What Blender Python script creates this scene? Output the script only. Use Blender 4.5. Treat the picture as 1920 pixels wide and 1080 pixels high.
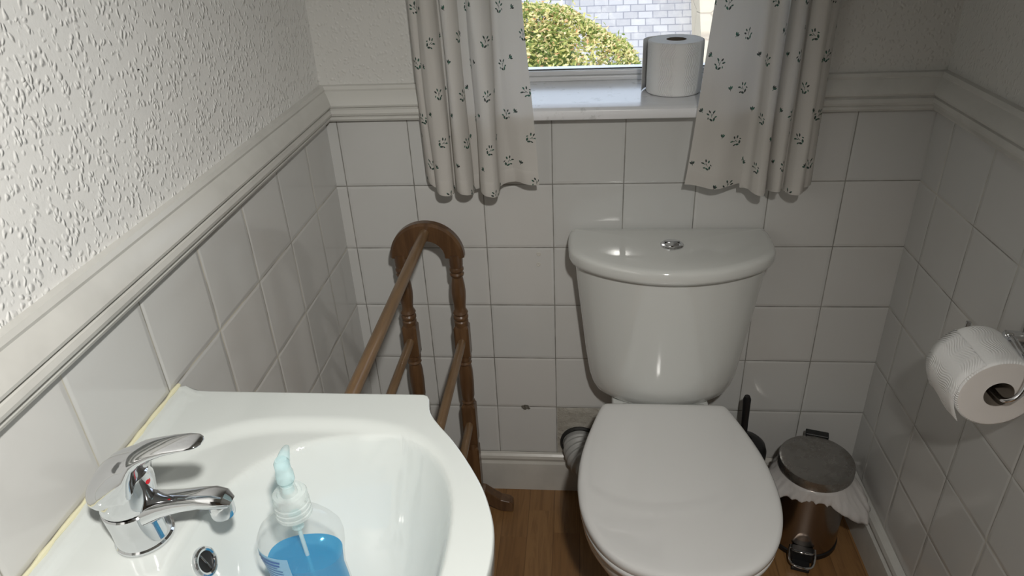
import bpy, bmesh, math, random
from mathutils import Vector, Matrix
from math import sin, cos, pi, radians, sqrt

random.seed(7)
for o in list(bpy.data.objects):
    bpy.data.objects.remove(o, do_unlink=True)
sc = bpy.context.scene
C = sc.collection

# ------------------------------------------------------------------ camera, world, sun, exposure
cam_d = bpy.data.cameras.new('camera'); cam = bpy.data.objects.new('camera', cam_d); C.objects.link(cam)
cam_d.sensor_width = 36.0; cam_d.lens = 1342.3 / 1920 * 36.0; cam_d.clip_start = 0.02
cam.location = (0.5072, -1.4402, 1.4224); cam.rotation_euler = (1.0623, 0.0432, 0.0833)
sc.camera = cam

wd = bpy.data.worlds.new('sky'); sc.world = wd; wd.use_nodes = True
wn = wd.node_tree; wn.nodes.clear()
wo = wn.nodes.new('ShaderNodeOutputWorld'); wb = wn.nodes.new('ShaderNodeBackground')
sky = wn.nodes.new('ShaderNodeTexSky'); sky.sky_type = 'NISHITA'; sky.sun_disc = False
sky.sun_elevation = radians(48); sky.sun_rotation = radians(200); sky.dust_density = 3.0; sky.air_density = 1.0
wmix = wn.nodes.new('ShaderNodeMixRGB'); wmix.inputs[0].default_value = 0.6
wmix.inputs[2].default_value = (4.2, 4.3, 4.7, 1)
wn.links.new(sky.outputs[0], wmix.inputs[1]); wn.links.new(wmix.outputs[0], wb.inputs[0])
wb.inputs[1].default_value = 0.50
wn.links.new(wb.outputs[0], wo.inputs[0])

sun_d = bpy.data.lights.new('sun', 'SUN'); sun_d.energy = 1.6; sun_d.angle = radians(6); sun_d.color = (1, .95, .86)
sun = bpy.data.objects.new('sun', sun_d); C.objects.link(sun); sun.rotation_euler = (radians(48), 0, radians(-28))

lamp_d = bpy.data.lights.new('spotlight', 'SPOT'); lamp_d.energy = 64; lamp_d.color = (1.0, .97, .91)
lamp_d.shadow_soft_size = 0.03; lamp_d.spot_size = radians(126); lamp_d.spot_blend = 1.0
LAMP = Vector((0.65, -1.53, 1.77)); AIM = Vector((.17, -1.14, .83))
lamp = bpy.data.objects.new('spotlight', lamp_d); C.objects.link(lamp); lamp.location = LAMP
lamp.rotation_euler = (AIM - LAMP).to_track_quat('-Z', 'Y').to_euler()

sc.view_settings.view_transform = 'Standard'; sc.view_settings.look = 'None'
sc.view_settings.exposure = 0.0; sc.view_settings.gamma = 1.0; sc.view_settings.use_curve_mapping = False

# ------------------------------------------------------------------ helpers
def link_mesh(name, verts, faces, mat, parent=None, smooth=True, angle=None):
    me = bpy.data.meshes.new(name); me.from_pydata([tuple(v) for v in verts], [], faces); me.update()
    o = bpy.data.objects.new(name, me); C.objects.link(o)
    if mat:
        for m in (mat if isinstance(mat, (list, tuple)) else [mat]): me.materials.append(m)
    bm = bmesh.new(); bm.from_mesh(me); bmesh.ops.recalc_face_normals(bm, faces=bm.faces)
    for f in bm.faces: f.smooth = smooth
    if angle is not None:
        for e in bm.edges:
            if len(e.link_faces) == 2 and e.calc_face_angle(0) > radians(angle): e.smooth = False
    bm.to_mesh(me); bm.free()
    if parent is not None:
        o.parent = parent
        o.matrix_parent_inverse = Matrix.Translation(-Vector(parent.location))
    return o

class MB:
    def __init__(s): s.v = []; s.f = []
    def add(s, v, f):
        n = len(s.v); s.v += [Vector(p) for p in v]; s.f += [tuple(i + n for i in q) for q in f]
    def box(s, x0, x1, y0, y1, z0, z1):
        v = [(x, y, z) for x in (x0, x1) for y in (y0, y1) for z in (z0, z1)]
        s.add(v, [(0, 1, 3, 2), (4, 6, 7, 5), (0, 4, 5, 1), (2, 3, 7, 6), (0, 2, 6, 4), (1, 5, 7, 3)])
    def rings(s, rings, cap0=True, cap1=True, closed=True):
        n = len(rings[0]); v = [p for r in rings for p in r]; f = []
        for i in range(len(rings) - 1):
            for j in range(n if closed else n - 1):
                k = (j + 1) % n
                f.append((i * n + j, i * n + k, (i + 1) * n + k, (i + 1) * n + j))
        if cap0: f.append(tuple(range(n))[::-1])
        if cap1: f.append(tuple(range((len(rings) - 1) * n, len(rings) * n)))
        s.add(v, f)
    def lathe(s, prof, cx, cy, n=48, sx=1, sy=1, z=0):
        s.rings([[(cx + r * sx * cos(2 * pi * j / n), cy + r * sy * sin(2 * pi * j / n), z + h) for j in range(n)] for r, h in prof],
                cap0=prof[0][0] > 1e-5, cap1=prof[-1][0] > 1e-5)
    def tube(s, pts, r, n=14, caps=True):
        pts = [Vector(p) for p in pts]; rs = r if isinstance(r, (list, tuple)) else [r] * len(pts)
        t0 = (pts[1] - pts[0]).normalized()
        a = Vector((0, 0, 1)) if abs(t0.z) < .9 else Vector((1, 0, 0))
        u = t0.cross(a).normalized(); R = []
        for i, p in enumerate(pts):
            t = (pts[min(i + 1, len(pts) - 1)] - pts[max(i - 1, 0)]).normalized()
            u = (u - t * u.dot(t)).normalized(); w = t.cross(u)
            R.append([p + (u * cos(2 * pi * j / n) + w * sin(2 * pi * j / n)) * rs[i] for j in range(n)])
        s.rings(R, caps, caps)
    def build(s, name, mat, parent=None, smooth=True, angle=35, bevel=0):
        o = link_mesh(name, s.v, s.f, mat, parent, smooth, angle)
        if bevel:
            m = o.modifiers.new('bevel', 'BEVEL'); m.width = bevel; m.segments = 3; m.limit_method = 'ANGLE'; m.angle_limit = radians(40)
        return o

def catmull(P, n=8, closed=False):
    P = [Vector(p) for p in P]; out = []; N = len(P)
    rng = range(N) if closed else range(N - 1)
    for i in rng:
        if closed: a, b, c, d = P[i - 1], P[i], P[(i + 1) % N], P[(i + 2) % N]
        else: a, b, c, d = P[max(i - 1, 0)], P[i], P[i + 1], P[min(i + 2, N - 1)]
        for k in range(n):
            t = k / n
            out.append(.5 * ((2 * b) + (c - a) * t + (2 * a - 5 * b + 4 * c - d) * t * t + (3 * b - a - 3 * c + d) * t ** 3))
    if not closed: out.append(P[-1].copy())
    return out

def ss(a, b, x):
    t = max(0.0, min(1.0, (x - a) / (b - a))); return t * t * (3 - 2 * t)

def thing(name, label, cat, loc=(0, 0, 0), group=None):
    o = bpy.data.objects.new(name, None); C.objects.link(o); o.location = loc; o.empty_display_size = .05
    o['label'] = label; o['category'] = cat
    if group: o['group'] = group
    return o
def tag(o, label, cat, group=None):
    o['label'] = label; o['category'] = cat
    if group: o['group'] = group
    return o
def struct(o): o['kind'] = 'structure'; return o

# ------------------------------------------------------------------ materials
def new_mat(name):
    m = bpy.data.materials.new(name); m.use_nodes = True
    return m, m.node_tree, m.node_tree.nodes['Principled BSDF']
def P(name, col, rough=.5, metal=0, coat=0, **kw):
    m, nt, b = new_mat(name)
    b.inputs['Base Color'].default_value = (*col, 1); b.inputs['Roughness'].default_value = rough
    b.inputs['Metallic'].default_value = metal
    if coat: b.inputs['Coat Weight'].default_value = coat; b.inputs['Coat Roughness'].default_value = .04
    for k, v in kw.items(): b.inputs[k.replace('_', ' ')].default_value = v
    return m
class NT:
    def __init__(s, nt): s.nt = nt
    def n(s, t, **kw):
        x = s.nt.nodes.new(t)
        for k, v in kw.items(): setattr(x, k, v)
        return x
    def l(s, a, b): s.nt.links.new(a, b)
    def m(s, op, a, b=None, c=None, clamp=False):
        x = s.nt.nodes.new('ShaderNodeMath'); x.operation = op; x.use_clamp = clamp
        for i, v in enumerate((a, b, c)):
            if v is None: continue
            if isinstance(v, (int, float)): x.inputs[i].default_value = v
            else: s.nt.links.new(v, x.inputs[i])
        return x.outputs[0]
    def mix(s, f, a, b):
        x = s.nt.nodes.new('ShaderNodeMixRGB')
        for i, v in enumerate((f, a, b)):
            if isinstance(v, (int, float)): x.inputs[i].default_value = v
            elif isinstance(v, tuple): x.inputs[i].default_value = (*v, 1) if len(v) == 3 else v
            else: s.nt.links.new(v, x.inputs[i])
        return x.outputs[0]
    def sstep(s, a, b, x):
        r = s.nt.nodes.new('ShaderNodeMapRange'); r.interpolation_type = 'SMOOTHSTEP'
        r.inputs[1].default_value = a; r.inputs[2].default_value = b
        s.nt.links.new(x, r.inputs[0]); return r.outputs[0]
    def noise(s, vec, scale, detail=2, rough=.5, dist=0):
        r = s.nt.nodes.new('ShaderNodeTexNoise'); r.inputs['Scale'].default_value = scale
        r.inputs['Detail'].default_value = detail; r.inputs['Roughness'].default_value = rough; r.inputs['Distortion'].default_value = dist
        if vec is not None: s.nt.links.new(vec, r.inputs['Vector'])
        return r.outputs['Fac']
    def pos(s):
        t = s.nt.nodes.new('ShaderNodeTexCoord'); return t.outputs['Object']
    def bump(s, h, strength, dist, bsdf, prev=None):
        b = s.nt.nodes.new('ShaderNodeBump'); b.inputs['Strength'].default_value = strength; b.inputs['Distance'].default_value = dist
        s.nt.links.new(h, b.inputs['Height'])
        if prev is not None: s.nt.links.new(prev, b.inputs['Normal'])
        if bsdf is not None: s.nt.links.new(b.outputs[0], bsdf.inputs['Normal'])
        return b.outputs[0]

def tile_mat(name, axis, off, grout_dark, grout_light):
    """glazed 15 cm tiles; lines where (coord-off) is a multiple of .15, rows down from z=1.02"""
    m, nt, b = new_mat(name); N = NT(nt); p = N.pos()
    s = N.n('ShaderNodeSeparateXYZ'); N.l(p, s.inputs[0])
    a = N.m('DIVIDE', N.m('SUBTRACT', s.outputs[axis], off), .15); c = N.m('DIVIDE', N.m('SUBTRACT', s.outputs[2], 1.02), .15)
    wob = N.m('MULTIPLY', N.m('SUBTRACT', N.noise(p, 3.0), .5), .012)
    a = N.m('ADD', a, wob); c = N.m('ADD', c, wob)
    def edge(v):
        f = N.m('FRACT', v); return N.m('MINIMUM', f, N.m('SUBTRACT', 1.0, f))
    d = N.m('MINIMUM', edge(a), edge(c))
    nz = N.noise(p, 45, 3)
    wid = N.m('MULTIPLY_ADD', nz, .009, .0035)
    g = N.m('SUBTRACT', 1.0, N.sstep(0, 1, N.m('DIVIDE', d, N.m('MULTIPLY', wid, 1.6))))
    cell = N.n('ShaderNodeCombineXYZ'); N.l(N.m('FLOOR', a), cell.inputs[0]); N.l(N.m('FLOOR', c), cell.inputs[1])
    wn_ = N.n('ShaderNodeTexWhiteNoise'); N.l(cell.outputs[0], wn_.inputs['Vector'])
    base = N.mix(N.m('MULTIPLY', wn_.outputs['Value'], 1.0), (.595, .60, .59), (.62, .615, .60))
    base = N.mix(N.m('MULTIPLY', N.sstep(.45, .75, N.noise(p, 5, 4, .6)), .25), base, (.555, .545, .515))
    gc = N.mix(N.sstep(.35, .65, N.noise(p, 11, 3)), grout_dark, grout_light)
    N.l(N.mix(g, base, gc), b.inputs['Base Color'])
    N.l(N.m('MULTIPLY_ADD', g, .6, .10), b.inputs['Roughness'])
    b.inputs['Specular IOR Level'].default_value = .5
    wv = N.bump(N.noise(p, 9, 1), .12, .004, None)
    pill = N.sstep(0, .05, d)
    N.bump(pill, .55, .0016, b, wv)
    return m
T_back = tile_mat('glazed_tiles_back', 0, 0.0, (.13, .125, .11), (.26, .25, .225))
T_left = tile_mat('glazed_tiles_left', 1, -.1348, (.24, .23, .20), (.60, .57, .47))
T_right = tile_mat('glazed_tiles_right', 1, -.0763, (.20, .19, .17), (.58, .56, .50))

def plaster(name, col, strength, scale, lo, hi):
    m, nt, b = new_mat(name); N = NT(nt); p = N.pos()
    mp = N.n('ShaderNodeMapping'); mp.inputs['Scale'].default_value = (1, 1.15, .85); N.l(p, mp.inputs[0])
    dn_ = N.n('ShaderNodeTexNoise'); dn_.inputs['Scale'].default_value = 60; dn_.inputs['Detail'].default_value = 1; N.l(mp.outputs[0], dn_.inputs['Vector'])
    sc2 = N.n('ShaderNodeVectorMath'); sc2.operation = 'SCALE'; sc2.inputs['Scale'].default_value = .012; N.l(dn_.outputs['Color'], sc2.inputs[0])
    ad = N.n('ShaderNodeVectorMath'); ad.operation = 'ADD'; N.l(mp.outputs[0], ad.inputs[0]); N.l(sc2.outputs[0], ad.inputs[1])
    vo = N.n('ShaderNodeTexVoronoi'); vo.inputs['Scale'].default_value = scale; N.l(ad.outputs[0], vo.inputs['Vector'])
    h = N.m('MULTIPLY', N.m('SUBTRACT', 1.0, N.sstep(lo, hi, vo.outputs['Distance'])), N.sstep(.30, .55, N.noise(p, 70, 1)))
    h2 = N.m('MULTIPLY_ADD', N.noise(p, scale * 1.6, 2), .15, h)
    b.inputs['Base Color'].default_value = (*col, 1); b.inputs['Roughness'].default_value = .42
    N.l(N.mix(N.noise(p, 2.5, 3), col, tuple(c * .94 for c in col)), b.inputs['Base Color'])
    N.bump(h2, strength, .0030, b)
    return m
M_paint_lit = plaster('embossed_paint_lit', (.80, .80, .785), .62, 125, .12, .52)  # left wall's stronger light put into a lighter paint colour
M_paint_shaded = plaster('embossed_paint_shaded', (.66, .655, .63), .34, 125, .12, .50)  # darker copy of the same paint, shade of the back and right walls
M_ceiling = P('ceiling_paint', (.78, .78, .76), .8)

def gloss_paint(name, col):
    m, nt, b = new_mat(name); N = NT(nt); p = N.pos()
    N.l(N.mix(N.sstep(.4, .7, N.noise(p, 7, 4, .6)), col, tuple(c * .88 for c in col)), b.inputs['Base Color'])
    b.inputs['Roughness'].default_value = .28
    N.bump(N.noise(p, 60, 3), .12, .001, b)
    return m
M_dado = gloss_paint('cream_gloss_paint', (.60, .595, .565))
M_dado_hi = gloss_paint('white_gloss_paint', (.80, .80, .80))
M_skirt = gloss_paint('scuffed_skirting_paint', (.56, .54, .50))
def sill_mat():
    m, nt, b = new_mat('sill_gloss'); N = NT(nt); p = N.pos()
    mask = N.m('MULTIPLY', N.sstep(.56, .66, N.noise(p, 38, 5, .7)), N.sstep(.5, .6, N.noise(p, 5, 2)))
    N.l(N.mix(N.m('MULTIPLY', mask, .5), (.88, .89, .92), (.50, .51, .50)), b.inputs['Base Color'])
    b.inputs['Roughness'].default_value = .18; N.bump(N.noise(p, 30, 3), .15, .001, b)
    return m
M_sill = sill_mat()
M_frame = P('upvc_frame', (.82, .82, .83), .25)

M_ceramic = P('white_vitreous_china', (.68, .69, .67), .07, coat=.5)
M_basin = P('basin_china', (.64, .675, .66), .06, coat=.5)
M_seat = P('white_seat_plastic', (.72, .72, .715), .07, coat=1.0)
M_chrome = P('chrome', (.72, .73, .75), .06, 1)
M_steel = P('brushed_steel', (.34, .30, .27), .20, 1)
def stained_steel():
    m, nt, b = new_mat('scuffed_steel_lid'); N = NT(nt); p = N.pos()
    k = N.sstep(.45, .7, N.noise(p, 22, 6, .7))
    N.l(N.mix(N.m('MULTIPLY', k, .5), (.34, .33, .315), (.20, .17, .145)), b.inputs['Base Color'])
    b.inputs['Metallic'].default_value = .9; N.l(N.m('MULTIPLY_ADD', k, .25, .25), b.inputs['Roughness'])
    return m
M_lid = stained_steel()
M_black = P('black_plastic', (.008, .008, .009), .4)
M_dark = P('dark_void', (.01, .01, .01), .7)
M_grey = P('grey_corrugated_plastic', (.36, .36, .35), .45)
M_rubber = P('black_rubber', (.015, .015, .014), .6)
M_sealant = P('yellowed_sealant', (.74, .71, .50), .4)
M_red = P('red_dot', (.5, .01, .02), .25)
M_cardboard = P('grey_cardboard', (.18, .15, .12), .9)

def wood_mat(name, c1, c2, rough, axis_scale, coat=.0):
    m, nt, b = new_mat(name); N = NT(nt); p = N.pos()
    mp = N.n('ShaderNodeMapping'); mp.inputs['Scale'].default_value = axis_scale; N.l(p, mp.inputs[0])
    g = N.noise(mp.outputs[0], 6, 5, .6, .8)
    N.l(N.mix(N.sstep(.35, .65, g), c1, c2), b.inputs['Base Color']); b.inputs['Roughness'].default_value = rough
    if coat: b.inputs['Coat Weight'].default_value = coat; b.inputs['Coat Roughness'].default_value = .2
    N.bump(g, .1, .001, b)
    return m
M_wood_z = wood_mat('stained_wood_upright', (.085, .042, .018), (.130, .068, .030), .32, (12, 12, 1.2), .3)
M_wood_y = wood_mat('stained_wood_rail', (.155, .090, .042), (.205, .125, .062), .34, (14, 1.0, 14), .3)

def floor_mat():
    m, nt, b = new_mat('oak_laminate'); N = NT(nt); p = N.pos()
    s = N.n('ShaderNodeSeparateXYZ'); N.l(p, s.inputs[0])
    a = N.m('DIVIDE', N.m('SUBTRACT', s.outputs[0], .378), .066); pid = N.m('FLOOR', a)
    wn_ = N.n('ShaderNodeTexWhiteNoise'); wn_.noise_dimensions = '1D'; N.l(pid, wn_.inputs['W'])
    yy = N.m('DIVIDE', N.m('MULTIPLY_ADD', wn_.outputs['Value'], 1.1, s.outputs[1]), .55)
    cb = N.n('ShaderNodeCombineXYZ'); N.l(pid, cb.inputs[0]); N.l(N.m('FLOOR', yy), cb.inputs[1])
    w2 = N.n('ShaderNodeTexWhiteNoise'); N.l(cb.outputs[0], w2.inputs['Vector'])
    mp = N.n('ShaderNodeMapping'); mp.inputs['Scale'].default_value = (16, 1.1, 1); N.l(p, mp.inputs[0])
    va = N.n('ShaderNodeVectorMath'); va.operation = 'ADD'; N.l(mp.outputs[0], va.inputs[0]); N.l(w2.outputs['Color'], va.inputs[1])
    g = N.noise(va.outputs[0], 5, 6, .6, 1.2)
    col = N.mix(w2.outputs['Value'], (.21, .105, .038), (.30, .165, .066))
    col = N.mix(N.m('MULTIPLY', N.sstep(.4, .68, g), .55), col, (.13, .062, .022))
    def e(v):
        f = N.m('FRACT', v); return N.m('MINIMUM', f, N.m('SUBTRACT', 1.0, f))
    gap = N.m('SUBTRACT', 1.0, N.sstep(0, .022, e(a)))
    col = N.mix(N.m('MULTIPLY', gap, .7), col, (.08, .035, .012))
    N.l(col, b.inputs['Base Color']); b.inputs['Roughness'].default_value = .35
    return m
M_floor = floor_mat()

def glass_pane_mat():
    m, nt, b = new_mat('window_glass'); N = NT(nt); nt.nodes.remove(b)
    t = N.n('ShaderNodeBsdfTransparent'); t.inputs[0].default_value = (.97, .985, .98, 1)
    g = N.n('ShaderNodeBsdfGlossy'); g.inputs['Roughness'].default_value = .01
    mx = N.n('ShaderNodeMixShader'); f = N.n('ShaderNodeFresnel'); f.inputs[0].default_value = 1.45
    N.l(f.outputs[0], mx.inputs[0]); N.l(t.outputs[0], mx.inputs[1]); N.l(g.outputs[0], mx.inputs[2])
    N.l(mx.outputs[0], nt.nodes['Material Output'].inputs[0]); return m
M_pane = glass_pane_mat()
def clear_plastic(name, tint, amt, gl=.04):
    m, nt, b = new_mat(name); N = NT(nt); nt.nodes.remove(b)
    t = N.n('ShaderNodeBsdfTransparent'); t.inputs[0].default_value = (*tint, 1)
    d = N.n('ShaderNodeBsdfDiffuse'); d.inputs[0].default_value = (*tint, 1)
    g = N.n('ShaderNodeBsdfGlossy'); g.inputs['Roughness'].default_value = gl
    lw = N.n('ShaderNodeLayerWeight'); lw.inputs[0].default_value = .26
    a = N.n('ShaderNodeMixShader'); a.inputs[0].default_value = amt; N.l(t.outputs[0], a.inputs[1]); N.l(d.outputs[0], a.inputs[2])
    c = N.n('ShaderNodeMixShader'); ge = N.n('ShaderNodeNewGeometry'); N.l(N.m('MULTIPLY', lw.outputs['Fresnel'], N.m('SUBTRACT', 1.0, ge.outputs['Backfacing'])), c.inputs[0]); N.l(a.outputs[0], c.inputs[1]); N.l(g.outputs[0], c.inputs[2])
    N.l(c.outputs[0], nt.nodes['Material Output'].inputs[0]); return m
M_bottle = clear_plastic('clear_bottle_plastic', (.95, .955, .955), .03)
M_cap = clear_plastic('frosted_cap_plastic', (.92, .955, .95), .26, .12)
M_pump = clear_plastic('pale_pump_plastic', (.82, .94, .955), .34, .08)
M_tube = clear_plastic('dip_tube_plastic', (.75, .9, .92), .5, .1)
M_linermat = clear_plastic('thin_liner_plastic', (.90, .88, .87), .50, .3)
def liquid_mat():
    m, nt, b = new_mat('blue_soap'); N = NT(nt); nt.nodes.remove(b)
    t = N.n('ShaderNodeBsdfTransparent'); t.inputs[0].default_value = (.50, .86, .97, 1)
    d = N.n('ShaderNodeBsdfDiffuse'); d.inputs[0].default_value = (.03, .42, .76, 1)
    tl = N.n('ShaderNodeBsdfTranslucent'); tl.inputs[0].default_value = (.04, .50, .86, 1)
    g = N.n('ShaderNodeBsdfGlossy'); g.inputs['Roughness'].default_value = .05
    x1 = N.n('ShaderNodeMixShader'); x1.inputs[0].default_value = .5; N.l(d.outputs[0], x1.inputs[1]); N.l(tl.outputs[0], x1.inputs[2])
    x2 = N.n('ShaderNodeMixShader'); x2.inputs[0].default_value = .55; N.l(t.outputs[0], x2.inputs[1]); N.l(x1.outputs[0], x2.inputs[2])
    x3 = N.n('ShaderNodeMixShader'); x3.inputs[0].default_value = .05; N.l(x2.outputs[0], x3.inputs[1]); N.l(g.outputs[0], x3.inputs[2])
    N.l(x3.outputs[0], nt.nodes['Material Output'].inputs[0]); return m
M_soap = liquid_mat()
M_label = P('bottle_label', (.20, .40, .55), .35)
M_label_ink = P('bottle_label_lettering', (.03, .10, .33), .4)

def tissue_mat():
    m, nt, b = new_mat('quilted_tissue'); N = NT(nt)
    uv = N.n('ShaderNodeUVMap').outputs[0]
    s = N.n('ShaderNodeSeparateXYZ'); N.l(uv, s.inputs[0])
    # wavy embossed lines running along the roll: u = arc length, v = along the axis (metres)
    w = N.m('MULTIPLY', N.m('SINE', N.m('MULTIPLY', s.outputs[1], 105)), .0055)
    w = N.m('ADD', w, N.m('MULTIPLY', N.m('SINE', N.m('MULTIPLY', s.outputs[1], 46)), .003))
    ln = N.m('SINE', N.m('MULTIPLY', N.m('ADD', s.outputs[0], w), 1500))
    band = N.sstep(-.9, .4, N.m('SINE', N.m('MULTIPLY', s.outputs[0], 120)))
    h = N.m('MULTIPLY', ln, band)
    b.inputs['Base Color'].default_value = (.90, .90, .895, 1); b.inputs['Roughness'].default_value = .95
    b.inputs['Subsurface Weight'].default_value = .0
    N.bump(N.m('ADD', h, N.m('MULTIPLY', N.noise(N.pos(), 300, 2), .5)), .5, .0010, b)
    return m
M_tissue = tissue_mat()
M_tissue_end = P('tissue_roll_end', (.80, .76, .73), .95)

def curtain_mat():
    m, nt, b = new_mat('sprig_print_cotton'); N = NT(nt)
    uv = N.n('ShaderNodeUVMap').outputs[0]
    s = N.n('ShaderNodeSeparateXYZ'); N.l(uv, s.inputs[0])
    PX, PY = .056, .100
    def layer(ox, oy, leaves, rad, seed):
        u = N.m('ADD', N.m('DIVIDE', s.outputs[0], PX), ox)
        col = N.m('FLOOR', u)
        par = N.m('MULTIPLY', N.m('FRACT', N.m('MULTIPLY', col, .5)), 1.0)     # half drop
        v = N.m('ADD', N.m('ADD', N.m('DIVIDE', s.outputs[1], PY), oy), par)
        cb = N.n('ShaderNodeCombineXYZ'); N.l(col, cb.inputs[0]); N.l(N.m('FLOOR', v), cb.inputs[1]); cb.inputs[2].default_value = seed
        wn_ = N.n('ShaderNodeTexWhiteNoise'); N.l(cb.outputs[0], wn_.inputs['Vector'])
        sp = N.n('ShaderNodeSeparateXYZ'); N.l(wn_.outputs['Color'], sp.inputs[0])
        x = N.m('MULTIPLY', N.m('SUBTRACT', N.m('FRACT', u), N.m('MULTIPLY_ADD', sp.outputs[0], .2, .4)), PX)
        y = N.m('MULTIPLY', N.m('SUBTRACT', N.m('FRACT', v), N.m('MULTIPLY_ADD', sp.outputs[1], .15, .43)), PY)
        sgn = N.m('MULTIPLY_ADD', N.m('GREATER_THAN', sp.outputs[2], .5), 2, -1)
        x = N.m('MULTIPLY', x, sgn)
        th = N.m('MULTIPLY', N.m('SUBTRACT', wn_.outputs['Value'], .5), 2.2)
        cth = N.m('COSINE', th); sth = N.m('SINE', th)
        x, y = N.m('ADD', N.m('MULTIPLY', x, cth), N.m('MULTIPLY', y, sth)), N.m('SUBTRACT', N.m('MULTIPLY', y, cth), N.m('MULTIPLY', x, sth))
        out = None
        for (cx, cy, ang, hl, hw) in leaves:
            dx = N.m('SUBTRACT', x, cx); dy = N.m('SUBTRACT', y, cy)
            a = N.m('ADD', N.m('MULTIPLY', dx, cos(ang)), N.m('MULTIPLY', dy, sin(ang)))
            c = N.m('SUBTRACT', N.m('MULTIPLY', dy, cos(ang)), N.m('MULTIPLY', dx, sin(ang)))
            q = N.m('ADD', N.m('POWER', N.m('ABSOLUTE', N.m('DIVIDE', a, hl)), 2), N.m('POWER', N.m('ABSOLUTE', N.m('DIVIDE', c, hw)), 1.6))
            k = N.m('SUBTRACT', 1.0, N.sstep(.55, 1.1, q))
            out = k if out is None else N.m('MAXIMUM', out, k)
        return out
    mm = .001
    def sc_(L, k): return [(a * mm * k, b * mm * k, c, d * mm * k * 1.05, e_ * mm * k * 1.45) for a, b, c, d, e_ in L]
    big = sc_([(-6, 5.5, 2.35, 3.2, 1.15), (-1.5, 9, 1.85, 3.2, 1.1), (6, 6.5, .6, 3.4, 1.1), (0, 1.5, 1.45, 4.5, .4), (3, 3.0, .75, 3.0, .4), (-3.0, -6, 2.2, 3.6, 1.4), (2.4, -6.5, .95, 3.6, 1.4), (6.5, -3, .25, 2.8, 1.0), (-7.5, -2, 1.2, 2.2, .8)], 1.08)
    small = sc_([(-2.4, 1.5, 2.15, 3.4, 1.3), (2.4, 1.5, .95, 3.4, 1.3), (0, 2.8, 1.57, 3.2, .9), (0, -2.2, 1.57, 2.2, .5)], 1.05)
    A = layer(0, 0, big, .5, 1); B = layer(.5, .48, small, .5, 2)
    msk = N.m('MAXIMUM', A, B)
    wv = N.noise(uv, 900, 2)
    base = N.mix(wv, (.70, .675, .64), (.76, .74, .71))
    ink = N.mix(N.sstep(.4, .6, N.noise(uv, 160, 2)), (.018, .022, .025), (.02, .13, .085))
    col = N.mix(N.m('MULTIPLY', msk, .93), base, ink)
    d = N.n('ShaderNodeBsdfDiffuse'); t = N.n('ShaderNodeBsdfTranslucent'); N.l(col, d.inputs[0]); N.l(col, t.inputs[0])
    bp = N.bump(wv, .25, .0005, None); N.l(bp, d.inputs['Normal'])
    mx = N.n('ShaderNodeMixShader'); mx.inputs[0].default_value = .34
    N.l(d.outputs[0], mx.inputs[1]); N.l(t.outputs[0], mx.inputs[2]); N.l(mx.outputs[0], nt.nodes['Material Output'].inputs[0])
    return m
M_curtain = curtain_mat()

def patch_mat():
    m, nt, b = new_mat('rough_render_patch'); N = NT(nt); p = N.pos()
    n = N.noise(p, 30, 6, .7)
    N.l(N.mix(n, (.30, .28, .24), (.52, .50, .45)), b.inputs['Base Color']); b.inputs['Roughness'].default_value = .7
    N.bump(n, 1.0, .008, b); return m
M_patch = patch_mat()

def slate_mat():
    m, nt, b = new_mat('old_slates'); N = NT(nt)
    uv = N.n('ShaderNodeUVMap').outputs[0]
    br = N.n('ShaderNodeTexBrick'); N.l(uv, br.inputs['Vector'])
    br.inputs['Scale'].default_value = 1.0; br.inputs['Brick Width'].default_value = .20; br.inputs['Row Height'].default_value = .105
    br.inputs['Mortar Size'].default_value = .008; br.inputs['Mortar Smooth'].default_value = .3
    br.inputs['Color1'].default_value = (.28, .287, .315, 1); br.inputs['Color2'].default_value = (.38, .39, .42, 1)
    br.inputs['Mortar'].default_value = (.17, .18, .22, 1)
    n = N.noise(uv, 6, 5, .7)
    N.l(N.mix(N.m('MULTIPLY', N.sstep(.45, .75, n), .5), br.outputs['Color'], (.46, .46, .46)), b.inputs['Base Color'])
    b.inputs['Roughness'].default_value = .6
    N.bump(br.outputs['Fac'], -.6, .01, b); return m
M_slate = slate_mat()
def stone_mat():
    m, nt, b = new_mat('pale_sandstone'); N = NT(nt); p = N.pos()
    v = N.n('ShaderNodeTexVoronoi'); v.feature = 'DISTANCE_TO_EDGE'; v.inputs['Scale'].default_value = 2.2; N.l(p, v.inputs['Vector'])
    e = N.sstep(0, .03, v.outputs['Distance'])
    N.l(N.mix(e, (.34, .30, .25), N.mix(N.noise(p, 9, 5, .7), (.50, .455, .38), (.42, .375, .30))), b.inputs['Base Color'])
    b.inputs['Roughness'].default_value = .85; N.bump(e, .5, .02, b); return m
M_stone = stone_mat()
def leaf_mat():
    m, nt, b = new_mat('variegated_leaves'); N = NT(nt)
    g = N.n('ShaderNodeNewGeometry')
    r = N.n('ShaderNodeValToRGB'); e = r.color_ramp.elements
    e[0].position = 0; e[0].color = (.13, .21, .06, 1); e[1].position = 1; e[1].color = (.85, .42, .22, 1)
    for ps, c in ((.25, (.33, .40, .13)), (.5, (.62, .60, .24)), (.75, (.85, .78, .42)), (.93, (.84, .74, .48))):
        x = e.new(ps); x.color = (*c, 1)
    N.l(g.outputs['Random Per Island'], r.inputs[0])
    d = N.n('ShaderNodeBsdfDiffuse'); t = N.n('ShaderNodeBsdfTranslucent'); N.l(r.outputs[0], d.inputs[0]); N.l(r.outputs[0], t.inputs[0])
    mx = N.n('ShaderNodeMixShader'); mx.inputs[0].default_value = .35
    N.l(d.outputs[0], mx.inputs[1]); N.l(t.outputs[0], mx.inputs[2]); N.l(mx.outputs[0], nt.nodes['Material Output'].inputs[0])
    return m
M_leaf = leaf_mat()
M_bark = P('bark', (.12, .09, .05), .9)
M_grass = P('lawn', (.16, .24, .07), .95)

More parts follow.
